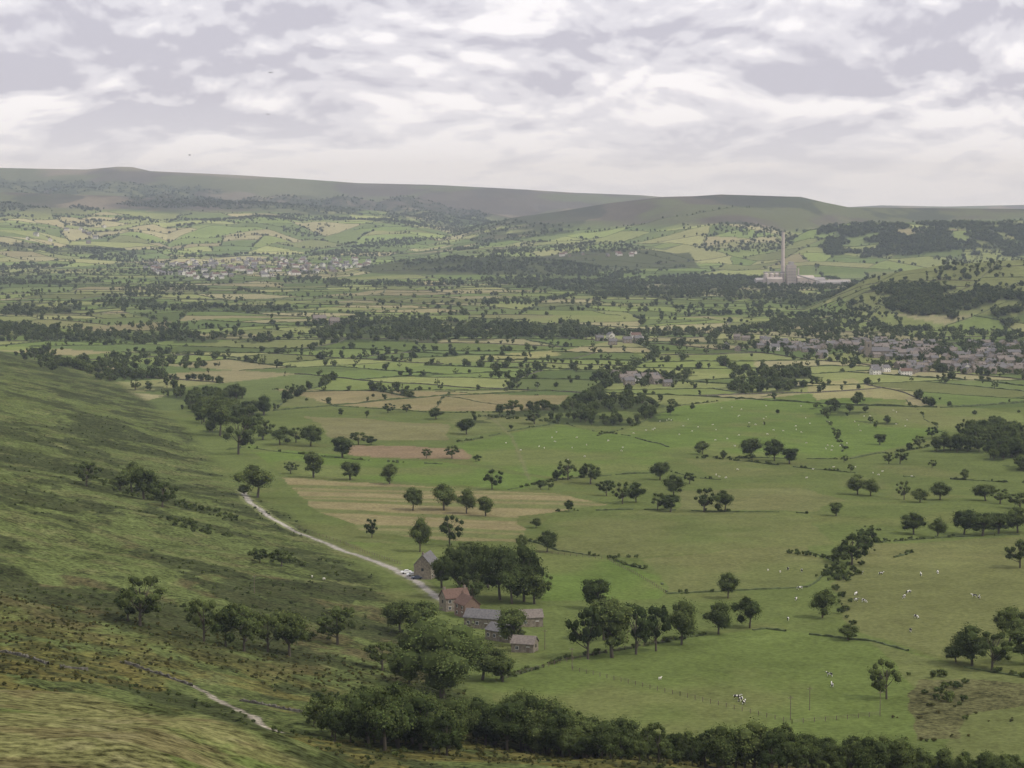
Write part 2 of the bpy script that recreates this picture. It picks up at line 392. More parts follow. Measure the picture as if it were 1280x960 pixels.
# ---------------------------------------------------------------- mesh builder
class MB:
    def __init__(s): s.v=[];s.f=[];s.m=[];s.mats=[]
    def mi(s,mat):
        if mat not in s.mats: s.mats.append(mat)
        return s.mats.index(mat)
    def add(s,vs,fs,mat):
        o=len(s.v); s.v+=[tuple(v) for v in vs]; k=s.mi(mat)
        for f in fs: s.f.append([i+o for i in f]); s.m.append(k)
    def box(s,x0,x1,y0,y1,z0,z1,mat):
        s.add([(x0,y0,z0),(x1,y0,z0),(x1,y1,z0),(x0,y1,z0),(x0,y0,z1),(x1,y0,z1),(x1,y1,z1),(x0,y1,z1)],
              [(0,3,2,1),(4,5,6,7),(0,1,5,4),(1,2,6,5),(2,3,7,6),(3,0,4,7)],mat)
    def tube(s,pts,rad,n,mat,cap=True):
        vs=[];fs=[]
        for i,p in enumerate(pts):
            p=Vector(p); a=Vector(pts[max(i-1,0)]); c=Vector(pts[min(i+1,len(pts)-1)]); d=(c-a).normalized()
            t=Vector((1,0,0)) if abs(d.x)<.8 else Vector((0,1,0)); u=d.cross(t).normalized(); w=d.cross(u)
            for k in range(n):
                an=2*math.pi*k/n; vs.append(p+(u*math.cos(an)+w*math.sin(an))*rad[i])
        for i in range(len(pts)-1):
            for k in range(n):
                fs.append((i*n+k,i*n+(k+1)%n,(i+1)*n+(k+1)%n,(i+1)*n+k))
        if cap: fs.append(tuple(range(n-1,-1,-1))); fs.append(tuple((len(pts)-1)*n+k for k in range(n)))
        s.add(vs,fs,mat)
    def mesh(s,name,tone=None):
        m=bpy.data.meshes.new(name); m.from_pydata(s.v,[],s.f); m.polygons.foreach_set('material_index',s.m)
        for a in s.mats: m.materials.append(a)
        m.update(); return m
def obj(name,mesh,loc=(0,0,0),rz=0,parent=None,sc=1):
    o=bpy.data.objects.new(name,mesh); o.location=loc; o.rotation_euler=(0,0,rz)
    o.scale=(sc,sc,sc) if isinstance(sc,(int,float)) else sc
    if parent: o.parent=parent
    scene.collection.objects.link(o); return o

# ---------------------------------------------------------------- trees
def make_tree(name,seed,ncl,cards,csize,shape='round',trunk=True,mat=M_leaf,corescale=.74,tmul=1.0):
    r=np.random.default_rng(seed)
    mb=MB(); cl=[]
    skew=r.normal(size=2)*.03
    for i in range(ncl):
        for _ in range(30):
            d=r.normal(size=3); d/=np.linalg.norm(d)
            if shape=='round': c=np.array([skew[0],skew[1],.50])+d*np.array([.32,.32,.34])*r.uniform(.5,1.0); rad=r.uniform(.10,.19)
            elif shape=='tall': c=np.array([0,0,.52])+d*np.array([.21,.21,.38])*r.uniform(.5,1.0); rad=r.uniform(.09,.16)
            elif shape=='cone':
                h=r.uniform(.12,.92); w=.25*(1-h)+.03; a=r.uniform(0,6.28); c=np.array([w*math.cos(a),w*math.sin(a),h]); rad=.045+.10*(1-h)
            elif shape=='open': c=np.array([skew[0],skew[1],.54])+d*np.array([.37,.37,.32])*r.uniform(.55,1.05); rad=r.uniform(.08,.14)
            else: c=np.array([0,0,.42])+d*np.array([.42,.42,.28])*r.uniform(.4,1.0); rad=r.uniform(.16,.26)
            if c[2]-rad>(.07 if shape!='open' else .12) or shape=='bush': break
        cl.append((c,rad,r.uniform(.68,1.32)*tmul))
    if shape=='round': cl.append((np.array([0,0,.48]),.27,.8*tmul))
    if trunk:
        lean=r.normal(size=2)*.02
        mb.tube([(0,0,-.06),(0,0,.02),(lean[0]*.5,lean[1]*.5,.2),(lean[0],lean[1],.42),(lean[0]*1.3,lean[1]*1.3,.66)],[.036,.026,.021,.014,.005],8,M_bark)
        for c,rad,t in cl[:min(len(cl),12)]:
            z0=min(max(c[2]*.5,.12),.38); 
            mb.tube([(lean[0]*.5,lean[1]*.5,z0),tuple(np.array([0,0,z0])*.5+c*.5+np.array([0,0,-.02])),tuple(c)],[.011,.007,.003],5,M_bark)
    tone=[(1,1,1)]*len(mb.v)
    lm=mb.mi(mat)
    ico=bmesh.new(); bmesh.ops.create_icosphere(ico,subdivisions=1,radius=1); iv=np.array([v.co[:] for v in ico.verts]); iff=[[v.index for v in f.verts] for f in ico.faces]; ico.free()
    for c,rad,t in cl:
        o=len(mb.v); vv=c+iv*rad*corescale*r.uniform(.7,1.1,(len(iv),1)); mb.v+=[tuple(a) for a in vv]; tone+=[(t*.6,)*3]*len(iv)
        for f in iff: mb.f.append([i+o for i in f]); mb.m.append(lm)
        n=int(cards*(rad/.15)**2)
        D=r.normal(size=(n,3)); D/=np.linalg.norm(D,axis=1)[:,None]
        P=c+D*rad*r.uniform(.72,1.2,(n,1))*np.array([1,1,.85])
        N=D+r.normal(size=(n,3))*.45+np.array([0,0,.35]); N/=np.linalg.norm(N,axis=1)[:,None]
        A=np.cross(N,r.normal(size=(n,3))); A/=np.linalg.norm(A,axis=1)[:,None]; B=np.cross(N,A)
        s=csize*r.uniform(.55,1.35,(n,1)); 
        for k in range(n):
            if P[k][2]<.01: continue
            o=len(mb.v); a=A[k]*s[k]; bb=B[k]*s[k]*.75
            mb.v+=[tuple(P[k]-a),tuple(P[k]-bb*.9+a*.2),tuple(P[k]+a),tuple(P[k]+bb-a*.1)]
            tt=t*r.uniform(.75,1.25); yl=r.uniform(.9,1.12); tone+=[(tt*yl,tt,tt*.95)]*4
            mb.f.append([o,o+1,o+2,o+3]); mb.m.append(lm)
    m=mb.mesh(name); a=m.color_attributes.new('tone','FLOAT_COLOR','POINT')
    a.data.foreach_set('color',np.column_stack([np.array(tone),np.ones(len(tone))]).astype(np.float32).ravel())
    return m
NEAR=[make_tree('tree_round_a',1,22,130,.016,'round'),make_tree('tree_round_b',2,28,110,.015,'round'),make_tree('tree_tall',3,22,120,.015,'tall'),
      make_tree('tree_open_a',4,26,90,.014,'open'),make_tree('tree_open_b',5,21,95,.014,'open'),make_tree('tree_round_c',6,17,150,.017,'round')]
CON=make_tree('tree_narrow',8,38,90,.014,'cone')
BIG=make_tree('tree_large',12,60,170,.010,'round',tmul=1.35)
FARP=[make_tree('tree_crown_%s'%s,20+i,11,20,.042,sh) for i,(s,sh) in enumerate([('a','round'),('b','tall'),('c','round'),('d','open'),('e','bush')])]
BUSH=[make_tree('bush_%s'%s,30+i,7,26,.07,'bush',trunk=False) for i,s in enumerate('ab')]
GORSE=[make_tree('gorse_%s'%s,40+i,8,30,.06,'bush',trunk=False,mat=M_gorse) for i,s in enumerate('ab')]

def tree(px,py,hp,wp,kind=None,name='deciduous_tree'):
    x,y,z=site(px,py); Hh=hp*y/F; w=wp*y/F
    if kind is None: kind=random.choice(NEAR if wp>.8*hp else [NEAR[2],NEAR[0],NEAR[3]])
    dw={'tree_tall':.62,'tree_open_a':.88,'tree_open_b':.88,'tree_narrow':.6}.get(kind.name,.82)
    s=min(max(w/(dw*Hh),.7),1.7)
    return obj(name,kind,(x,y,z-.03*Hh),random.uniform(0,6.28),sc=(Hh*s,Hh*s,Hh*1.03))
TREES=[(175,782,74,72),(160,776,50,50),(255,802,68,56),(282,808,62,50),(305,814,74,60),(335,815,62,52),(362,820,72,58),(422,806,60,64),(478,838,46,50),(525,800,62,60),(500,790,50,50),
(525,690,48,32),(562,682,45,38),(575,748,82,52),(598,742,80,52),(625,750,86,60),(655,752,78,62),(610,735,60,52),(640,755,62,54),(668,755,52,38),(552,735,52,38),(585,700,30,32),(590,758,50,44),(675,748,40,34),
(640,808,62,48),(735,824,84,58),(765,822,88,62),(795,818,80,58),(820,814,72,50),(852,806,62,48),(745,762,50,44),(755,800,70,50),
(898,793,45,42),(937,785,46,42),(910,748,36,32),(1028,772,42,40),(1060,800,22,37),(1108,874,58,52),(1215,832,56,60),(1240,838,58,60),(1195,828,28,36),(1262,804,55,54),(1275,710,45,44),(1282,830,60,54),
(1065,706,46,48),(1082,692,36,38),(1048,702,25,28),(1142,668,30,38),(1172,672,28,28),(1205,668,38,40),(1228,670,38,42),(1248,668,35,38),(1272,666,36,42),
(1232,626,26,42),(1275,636,26,42),(1250,630,22,32),(1045,645,22,24),(1072,618,28,32),(1088,620,24,26),(1130,625,28,24),(1150,628,20,27),(1175,625,25,32),
(822,638,26,26),(838,640,28,32),(880,640,35,38),(906,640,32,30),(778,630,32,32),(795,628,28,28),(842,620,30,32),(825,600,28,30),(862,605,18,20),
(710,600,30,30),(738,605,32,36),(758,620,25,27),(676,612,14,15),(686,612,14,15),(615,612,30,30),(516,638,35,30),(555,638,38,40),(583,642,35,30),(607,645,32,27),
(465,672,28,24),(684,690,30,30),(652,690,25,18),(670,660,14,17),(487,605,30,27),(438,600,30,34),(392,597,42,32),(363,592,18,22),(322,622,48,56),
(298,568,56,54),(388,558,32,34),(428,572,34,38),(350,556,26,32),(448,556,20,28),(370,553,22,28),(464,556,12,20),(583,543,25,27),(565,573,20,24),(533,573,15,15),(595,577,10,13),
(640,516,20,28),(668,530,20,30),(940,573,32,34),(968,576,30,32),(987,580,26,28),(878,568,20,24),(1125,580,22,24),(1111,580,18,19),(1150,560,18,22),(1100,556,18,25),(1165,548,18,20),
(108,608,38,40),(165,616,44,40),(180,624,50,40),(203,634,40,42),(150,612,22,32),(352,708,26,38),(325,704,22,26),(1165,585,12,14),(1055,578,10,12),(940,575,10,14),(545,524,16,26),(485,516,14,22),(508,515,12,18),(275,545,52,44),(310,548,46,44),(255,528,38,34),(285,525,34,40)]
for t in TREES:
    k=None
    if t[2]>74 and t[0]>560 and t[0]<640: k=NEAR[1]
    tree(*t,kind=k)
tree(553,872,112,118,kind=BIG); tree(603,850,56,66,kind=NEAR[1]); tree(512,855,54,56,kind=BIG); tree(628,852,40,48)
def proj(x,y,z):
    dz=z-CAMZ; zc=y*cp-dz*sp; return CX+F*x/zc, CY-F*(y*sp+dz*cp)/zc
tops=[(385,876),(420,866),(455,855),(500,850),(530,866),(565,872),(610,874),(650,862),(700,880),(750,895),(800,900),(850,902),(900,908),(960,900),(1010,904),(1050,920),(1100,916),(1150,930),(1200,940),(1290,936)]
for i in range(240):
    px=385+915*(i/239)+random.uniform(-8,8) if i%2 else random.uniform(385,760)
    t0=np.interp(px,[a for a,_ in tops],[c for _,c in tops])+random.choice([random.uniform(-8,8),random.uniform(-8,8),random.uniform(5,35)])
    y=random.uniform(470,520) if px>560 else random.uniform(425,520)
    if px>700: y=random.uniform(452,492)
    x=(px-CX)/F*y; z=H1(x,y); bx,by=proj(x,y,z)
    hgt=min(max((by-t0)*y/F,4),20)
    k=random.choice([NEAR[0],NEAR[1],NEAR[5],NEAR[2],NEAR[0],CON]); w=min(hgt*random.uniform(.95,1.25),14)
    obj('deciduous_tree' if k is not CON else 'conifer_tree',k,(x,y,z-.3),random.uniform(0,6.28),sc=(w,w,hgt*1.04))

# ---------------------------------------------------------------- instancing
def instancer(name,protos,P):
    P=np.array(P,float)
    if len(P)==0: return
    z=height(P[:,0],P[:,1])
    which=rng.integers(0,len(protos),len(P))
    for k,pr in enumerate(protos):
        S=P[which==k]; zz=z[which==k]
        if len(S)==0: continue
        a=rng.uniform(0,6.28,len(S)); h=S[:,2]*.70710678
        V=np.stack([np.stack([S[:,0]+h*np.cos(a+j*math.pi/2),S[:,1]+h*np.sin(a+j*math.pi/2),zz-.05*S[:,2]],1) for j in range(4)],1).reshape(-1,3)
        m=bpy.data.meshes.new(name); m.from_pydata(V.tolist(),[],np.arange(len(V)).reshape(-1,4).tolist()); m.update()
        par=obj(name,m); par.instance_type='FACES'; par.use_instance_faces_scale=True; par.show_instancer_for_render=False; par.show_instancer_for_viewport=False
        obj(pr.name,pr,parent=par)
def vis(x,y): return abs(x)<.27*y+60
far=[];midt=[]
def scatter_poly(P,dens,hr):
    P_=np.array(P); x0,y0=P_.min(0)-15; x1,y1=P_.max(0)+15; n=int((x1-x0)*(y1-y0)/dens)
    n=min(n,40000)
    x=rng.uniform(x0,x1,n); y=rng.uniform(y0,y1,n); k=in_wood(x,y,P); x=x[k];y=y[k]
    return np.column_stack([x,y,rng.uniform(hr[0],hr[1],len(x))])
for P,d,h in WOODS:
    A=scatter_poly(P,d*.8,h)
    for a in A: (midt if a[1]<1900 else far).append(tuple(a))
def walkseg(a,b,step):
    L=math.hypot(b[0]-a[0],b[1]-a[1]); n=max(1,int(L/step)); t=np.linspace(0,1,n+1)
    x=a[0]+(b[0]-a[0])*t; y=a[1]+(b[1]-a[1])*t; return x,y
ribs=[];walls=[];bushes=[]
for a,b in EDGES:
    if not(vis(*a) or vis(*b)): continue
    ym=(a[1]+b[1])/2
    x,y=walkseg(a,b,4 if ym<3500 else 9); wx,wy=warp(x,y); x=x-wx; y=y-wy
    if y.min()<Y0-60: continue
    z=height(x,y); 
    if hill_u(x,y).max()>0: continue
    if moor_mask(x,y,z).mean()>.4: continue
    if random.random()<.25: walls.append((x,y,z))
    else: ribs.append((x,y,z,random.uniform(.6,1.6)))
    dens=float(fbm(np.array([x.mean()/500]),np.array([y.mean()/500]),3,91)[0])
    pr=(.16+2.3*max(0,dens-.43))*(1.4 if random.random()<.6 else .3)
    if ym>6500: pr*=1.3
    L=math.hypot(b[0]-a[0],b[1]-a[1]); n=int(L/9)
    for i in range(n):
        if random.random()<pr:
            t=random.random(); k=int(t*(len(x)-1)); far.append((x[k]+random.gauss(0,2),y[k]+random.gauss(0,2),random.choice([random.uniform(3.5,8),random.uniform(7,13)])))
n=90000; yy=np.sqrt(rng.uniform(2300**2,10500**2,n)); xx=rng.uniform(-.27,.27,n)*yy
zz_=height(xx,yy); tt_=xx/yy*F+CX
wn=fbm(xx/240,yy/330,4,95); k=(wn>.612-.035*sstep(6500,8500,yy))&(hill_u(xx,yy)<0)&(zz_<175)&~((tt_>540)&(moor_mask(xx,yy,zz_)>.5))
for a,b in zip(xx[k],yy[k]): far.append((a,b,random.uniform(6,13)))
n=1500; yy=np.sqrt(rng.uniform(1500**2,5000**2,n)); xx=rng.uniform(-.27,.27,n)*yy; k=hill_u(xx,yy)<0
for a,b in list(zip(xx[k],yy[k]))[:600]: far.append((a,b,random.uniform(3,8)))
LINES=[[(303,560),(420,572),(560,580)],[(570,553),(700,528),(850,560)],[(640,612),(700,600),(830,590),(900,600)],[(850,572),(1060,574),(1200,550)],
[(400,500),(420,508),(540,516),(690,515)],[(740,545),(850,507),(1010,490)],[(660,675),(700,688),(765,696),(800,698)],[(690,640),(850,638),(1010,642)],
[(765,697),(810,715),(838,740)],[(838,742),(1000,735),(1045,712)],[(960,786),(1100,801),(1185,832),(1280,848)],[(1085,680),(1180,672),(1280,668)],
[(1130,500),(1180,540)],[(880,570),(1060,590),(1210,600),(1280,604)],[(1020,500),(1060,570)],[(560,490),(540,515)],[(620,850),(700,826),(860,796),(960,786)],
[(345,487),(560,490),(715,494)],[(1010,690),(1050,712),(1140,690)]]
nribs=[]
for i,L in enumerate(LINES):
    W_=sxy(L)
    for a,b in zip(W_[:-1],W_[1:]):
        ln=math.hypot(b[0]-a[0],b[1]-a[1])
        wob=lambda x,y:(fbm(x/40,y/40,2,98)-.5)*10
        x,y=walkseg(a,b,1.5); w_=wob(x,y); x=x+w_; y=y+w_*.5
        gap=fbm(x/16,y/16,2,120)>.44; st=0
        for j in range(1,len(x)+1):
            if j==len(x) or gap[j]!=gap[st]:
                if gap[st] and j-st>2: nribs.append((x[st:j],y[st:j],height(x[st:j],y[st:j]),random.uniform(.35,.8)))
                st=j
        for j in range(int(ln/2.2)):
            t=random.random(); x=a[0]+(b[0]-a[0])*t; y=a[1]+(b[1]-a[1])*t
            if vnoise(np.array([x/17]),np.array([y/17]),99)[0]<.62: continue
            w_=wob(np.array([x]),np.array([y]))[0]
            bushes.append((x+random.gauss(0,.7)+w_,y+random.gauss(0,.7)+w_*.5,random.uniform(.7,2.4)))
            if random.random()<.02 and y>900: midt.append((x,y,random.uniform(5,9)))
for S,nn,sg in [([(1085,660),(1060,705),(1045,725)],40,4.5),([(1045,735),(1060,785)],16,2.5),([(985,690),(1045,700)],14,2.0),([(1170,845),(1195,900)],16,4),([(590,520),(700,530)],30,4)]:
    s=sxy(S)
    for a,b in zip(s[:-1],s[1:]):
        for j in range(nn):
            t=random.random(); bushes.append((a[0]+(b[0]-a[0])*t+random.gauss(0,sg),a[1]+(b[1]-a[1])*t+random.gauss(0,sg),random.uniform(1.0,3.4)))
A=scatter_poly(sxy([(1140,852),(1290,857),(1290,884),(1215,888),(1195,925),(1130,925)]),40,(.6,1.6)); gor=[tuple(a) for a in A]
n=42000; yy=rng.uniform(300,1500,n); xx=rng.uniform(-.27,.12,n)*yy; uu=hill_u(xx,yy)
wv=(fbm(xx/50,yy/50,3,180)-.5)*60
g=fbm((xx+wv)/26+yy/70,(yy-wv)/38,6,81); g2=fbm((xx+wv)/60,(yy+wv)/80,5,85)
k=(uu>10)&(g>.54)&(rng.uniform(0,1,n)<.11); 
for a,b in zip(xx[k],yy[k]): bushes.append((a,b,random.uniform(.5,1.5)))
k=(uu>10)&(g2>.47)&(yy<620)&(yy>310)&(rng.uniform(0,1,n)<.45)
for a,b in zip(xx[k],yy[k]): gor.append((a,b,random.uniform(.4,1.2)))
for L in [[(215,650),(260,668)],[(320,692),(370,705)],[(110,600),(250,640)],[(230,630),(290,650)],[(240,765),(400,800)]]:
    W_=sxy(L)
    for j in range(45):
        t=random.random(); bushes.append((W_[0][0]+(W_[1][0]-W_[0][0])*t+random.gauss(0,4),W_[0][1]+(W_[1][1]-W_[0][1])*t+random.gauss(0,6),random.uniform(1.0,2.8)))
instancer('distant_woodland',FARP,far)
instancer('woodland_trees',NEAR[:4],midt)
instancer('hedgerow_bushes',BUSH,bushes)
instancer('gorse_bushes',GORSE,gor)
def ribbons(name,lst,mat,wd,hfix=None):
    V=[];Fc=[]
    for r in lst:
        x,y,z=r[:3]; n=len(x); 
        if n<2: continue
        hh=(r[3] if hfix is None else hfix)
        dx=np.gradient(x);dy=np.gradient(y);l=np.hypot(dx,dy)+1e-6; nx=-dy/l; ny=dx/l
        w=wd*rng.uniform(.7,1.3,n); h=hh*rng.uniform(.45 if hfix is None else .7,1.35 if hfix is None else 1.15,n)
        o=len(V)
        for i in range(n):
            V.append((x[i]-nx[i]*w[i],y[i]-ny[i]*w[i],z[i]-.3)); V.append((x[i]-nx[i]*w[i]*.6,y[i]-ny[i]*w[i]*.6,z[i]+h[i]*.9)); V.append((x[i]+nx[i]*w[i]*.6,y[i]+ny[i]*w[i]*.6,z[i]+h[i])); V.append((x[i]+nx[i]*w[i],y[i]+ny[i]*w[i],z[i]-.3))
        for i in range(n-1):
            for k in range(3): Fc.append((o+4*i+k,o+4*i+k+1,o+4*i+k+5,o+4*i+k+4))
    m=bpy.data.meshes.new(name); m.from_pydata(V,[],Fc); m.materials.append(mat); m.update(); return obj(name,m)
ribbons('field_hedges',ribs,M_hedge,1.0)
ribbons('field_hedges',nribs,M_hedge,.5)
ribbons('dry_stone_walls',walls,M_drystone,.4,1.1)
nw=[]
for L in [[(0,815),(30,821),(60,831)],[(150,828),(200,843),(240,858)],[(300,876),(350,886),(395,894)],[(75,834),(110,838)]]:
    W_=sxy(L)
    for a,b in zip(W_[:-1],W_[1:]):
        x,y=walkseg(a,b,.45); nw.append((x+rng.normal(0,.06,len(x)),y+rng.normal(0,.06,len(x)),height(x,y),.62))
ribbons('dry_stone_wall',nw,M_drystone,.35)

# ---------------------------------------------------------------- buildings
def house(w,d,h,rh,wall,roof,chim=1,rows=2,ncol=3,base=2.0,single=True,door=True):
    W_=MB();R=MB();Wi=MB();D=MB();C=MB()
    x0,x1,y0,y1=-w/2,w/2,-d/2,d/2
    W_.add([(x0,y0,-base),(x1,y0,-base),(x1,y1,-base),(x0,y1,-base),(x0,y0,h),(x1,y0,h),(x1,y1,h),(x0,y1,h),(x0,0,h+rh),(x1,0,h+rh)],
        [(0,1,5,4),(2,3,7,6),(1,2,6,9,5),(3,0,4,8,7)],wall)
    o=.35;t=.22; k=rh/(d/2)
    for sgn in (-1,1):
        a=(x0-o,sgn*(d/2+o),h-k*o+.05);b_=(x1+o,sgn*(d/2+o),h-k*o+.05);c=(x1+o,0,h+rh+.05);e=(x0-o,0,h+rh+.05)
        up=lambda p:(p[0],p[1],p[2]+t)
        R.add([a,b_,c,e,up(a),up(b_),up(c),up(e)],[(0,1,2,3),(4,5,6,7),(0,1,5,4),(1,2,6,5),(3,0,4,7)],roof)
    for sgn in (-1,1):
        for r in range(rows):
            zc=h*(r+.5)/rows+.1
            for c in range(ncol):
                xc=x0+w*(c+.5)/ncol
                if door and r==0 and c==ncol//2 and sgn==-1:
                    D.box(xc-.5,xc+.5,-d/2-.06,-d/2+.02,0,2.1,M_wood); D.box(xc-.65,xc+.65,-d/2-.09,-d/2+.02,2.1,2.3,M_frame); continue
                ya=sgn*(d/2); 
                Wi.box(xc-.6,xc+.6,min(ya,ya+sgn*.05),max(ya,ya+sgn*.05),zc-.65,zc+.65,M_frame)
                Wi.box(xc-.5,xc-.04,min(ya+sgn*.02,ya+sgn*.08),max(ya+sgn*.02,ya+sgn*.08),zc-.55,zc+.55,M_glass)
                Wi.box(xc+.04,xc+.5,min(ya+sgn*.02,ya+sgn*.08),max(ya+sgn*.02,ya+sgn*.08),zc-.55,zc+.55,M_glass)
    for sgn in (-1,1):
        xa=sgn*w/2; zc=h*.7; Wi.box(min(xa,xa+sgn*.06),max(xa,xa+sgn*.06),-.5,.5,zc-.6,zc+.6,M_glass)
    for i in range(chim):
        xc=(x0+.7) if i==0 else (x1-.7); C.box(xc-.45,xc+.45,-.4,.4,h+rh*.5,h+rh+1.1,wall); C.tube([(xc,0,h+rh+1.1),(xc,0,h+rh+1.5)],[.16,.13],8,M_redroof)
    return dict(walls=W_,roof=R,windows=Wi,door=D,chimney=C)
def joined(name,*a,**k):
    M=MB()
    for p in house(*a,**k).values():
        o=len(M.v); M.v+=p.v
        for f,mm in zip(p.f,p.m): M.f.append([i+o for i in f]); M.m.append(M.mi(p.mats[mm]))
    return M.mesh(name)
COT=[joined('cottage_a',10,7,5,2.6,M_stone,M_slate,2),joined('cottage_b',13,7.5,5.2,2.8,M_stone,M_slate2,2,ncol=4),joined('cottage_c',9,8,5.4,3,M_stone,M_slate2,1),
     joined('cottage_d',17,7,5,2.6,M_stone,M_slate,2,ncol=6),joined('cottage_e',11,7.5,5.2,2.8,M_pale,M_slate,1)]
PALE=[COT[4],joined('cottage_f',13,8,5.2,2.8,M_pale,M_redroof,1,ncol=4),COT[0]]
def place_houses(px_poly,n,protos,name,rot0,smin=.9,smax=1.15):
    P=sxy(px_poly); P_=np.array(P); x0,y0=P_.min(0);x1,y1=P_.max(0); put=[]; tries=0
    while len(put)<n and tries<n*60:
        tries+=1; x=random.uniform(x0,x1); y=random.uniform(y0,y1)
        if not inpoly(np.array([x]),np.array([y]),P)[0]: continue
        if any((x-a)**2+(y-b)**2<14**2 for a,b in put): continue
        if vnoise(np.array([x/55]),np.array([y/70]),123)[0]<.28: continue
        put.append((x,y)); s=random.uniform(smin,smax)
        obj(name,random.choice(protos),(x,y,H1(x,y)),rot0+random.choice([0,0,math.pi/2])+random.gauss(0,.15),sc=s)
    return put
COTW=COT[:4]*3+[COT[4]]
C1=place_houses([(985,432),(1060,428),(1290,432),(1290,474),(1190,468),(1090,460),(1010,444)],180,COTW,'stone_cottage',.3,.75,1.0)
place_houses([(860,425),(985,425),(990,440),(900,440)],14,COT,'stone_cottage',.1,.8,1)
C2=place_houses([(170,332),(240,326),(420,324),(470,328),(430,342),(260,350),(200,345)],150,PALE,'village_house',.5,1.0,1.4)
place_houses([(740,423),(815,423),(815,430),(760,432)],7,PALE,'white_farmhouse',.2)
C3=place_houses([(765,472),(840,474),(835,486),(780,484)],11,COT,'stone_cottage',.4,.8,1)
place_houses([(1085,458),(1160,462),(1150,470),(1090,468)],10,PALE,'village_house',.2,.75,.95)
place_houses([(700,318),(800,316),(800,322),(700,322)],10,PALE,'village_house',.2)
place_houses([(0,288),(140,280),(140,300),(0,305)],10,PALE,'white_farmhouse',.2,1.2,1.5)
place_houses([(395,402),(425,402),(425,409),(398,409)],3,COT,'stone_barn',.2,1.2,1.5)
tv=[]
for a,b in C1+C3:
    for _ in range(6): tv.append((a+random.gauss(0,24),b+random.gauss(0,26)-4,random.uniform(3.5,9.5)))
for a,b in C2:
    for _ in range(3): tv.append((a+random.gauss(0,24),b+random.gauss(0,28),random.uniform(3.5,9)))
instancer('village_trees',FARP,tv)
def farm_building(name,px,py,rz,*a,**k):
    x,y,z=site(px,py); e=bpy.data.objects.new(name,None); e.location=(x,y,z); e.rotation_euler=(0,0,rz); e.scale=(.88,)*3; scene.collection.objects.link(e)
    for pn,p in house(*a,**k).items():
        if p.v: obj(pn,p.mesh(pn),parent=e)
    return e
farm_building('stone_barn',533,722,1.35,13,7.5,6.5,4.2,M_stone,M_slate,chim=1,rows=2,ncol=3)
farm_building('stone_farmhouse',568,762,.45,10,6.5,5.2,3.0,M_stone,M_redroof,chim=2)
farm_building('stone_farmhouse',584,770,-1.1,9,6.5,5.0,3.0,M_brick,M_redroof,chim=1,ncol=2)
farm_building('cow_shed',606,784,-.35,14,7,4.0,2.6,M_stone,M_slate,chim=0,rows=1,ncol=4)
farm_building('cow_shed',630,800,-.75,12,7,3.6,2.2,M_stone,M_slate,chim=0,rows=1,ncol=4)
farm_building('stone_outbuilding',662,782,.2,9,6,3.6,2.4,M_stone,M_slate2,chim=0,rows=1,ncol=2)
farm_building('stone_outbuilding',656,814,-.3,8,6,3.2,2.2,M_stone,M_slate2,chim=0,rows=1,ncol=2)
cx_,cy_,cz_=site(1085,446); M=MB(); M.box(-3.5,3.5,-3.5,3.5,-2,17,M_stone)
for sx in(-1,1):
    for sy in(-1,1): M.box(sx*3.1-.35,sx*3.1+.35,sy*3.1-.35,sy*3.1+.35,17,19.2,M_stone)
for sx in (-1,1): M.box(sx*3.52-.04,sx*3.52+.04,-.7,.7,11.5,14.5,M_black)
M.box(-.7,.7,-3.58,-3.5,11.5,14.5,M_black)
h_=house(20,9,7,4,M_stone,M_slate,chim=0,rows=1,ncol=5)
e=bpy.data.objects.new('church',None); e.location=(cx_,cy_,cz_); scene.collection.objects.link(e)
obj('tower',M.mesh('tower'),parent=e)
for pn,p in h_.items():
    if p.v: obj(pn,p.mesh(pn),(13.6,0,0),parent=e)
# cement works
x,y,z=site(982,357); e=bpy.data.objects.new('cement_works',None); e.location=(x,y,z); e.rotation_euler=(0,0,.1); scene.collection.objects.link(e)
M=MB(); M.tube([(0,0,-5),(0,0,30),(0,0,70),(0,0,118)],[5.0,4.4,3.8,3.2],20,M_conc2,cap=False)
for zz in (40,80,116): 
    r=5.0-(zz+5)/123*1.8+.35; M.tube([(0,0,zz),(0,0,zz+1.2)],[r,r],20,M_conc)
obj('chimney_stack',M.mesh('chimney_stack'),(-2,20,0),parent=e)
M=MB(); M.box(-9,11,-9,9,-4,46,M_conc)
for i in range(7): M.box(-9.5,11.5,-9.5,9.5,2+i*6.4,2.7+i*6.4,M_conc2)
for i in range(6):
    for j in range(3): M.box(-6.5+j*6,-3+j*6,-9.2,-9,4.2+i*6.4,7.6+i*6.4,M_steel)
M.box(-4,6,-5,5,46,53,M_steel)
obj('preheater_tower',M.mesh('preheater_tower'),(8,-12,0),parent=e)
M=MB()
for i in range(4):
    M.tube([(-40+i*12,0,-4),(-40+i*12,0,26),(-40+i*12,0,28)],[5.6,5.6,3],18,M_conc2)
M.box(-46,4,-2,2,28.2,31,M_steel)
obj('silos',M.mesh('silos'),(-4,0,0),parent=e)
def shed(x0,x1,y0,y1,h,rh,mat,nm):
    M=MB(); ym=(y0+y1)/2
    M.add([(x0,y0,-4),(x1,y0,-4),(x1,y1,-4),(x0,y1,-4),(x0,y0,h),(x1,y0,h),(x1,y1,h),(x0,y1,h),(x0,ym,h+rh),(x1,ym,h+rh)],
     [(0,1,5,4),(2,3,7,6),(1,2,6,9,5),(3,0,4,8,7),(4,5,9,8),(6,7,8,9)],mat)
    n=int((x1-x0)/8)
    for i in range(n): M.box(x0+i*8+2,x0+i*8+6,y0-.15,y0-.02,h*.3,h*.6,M_steel if mat is not M_steel else M_glass)
    obj(nm,M.mesh(nm),parent=e)
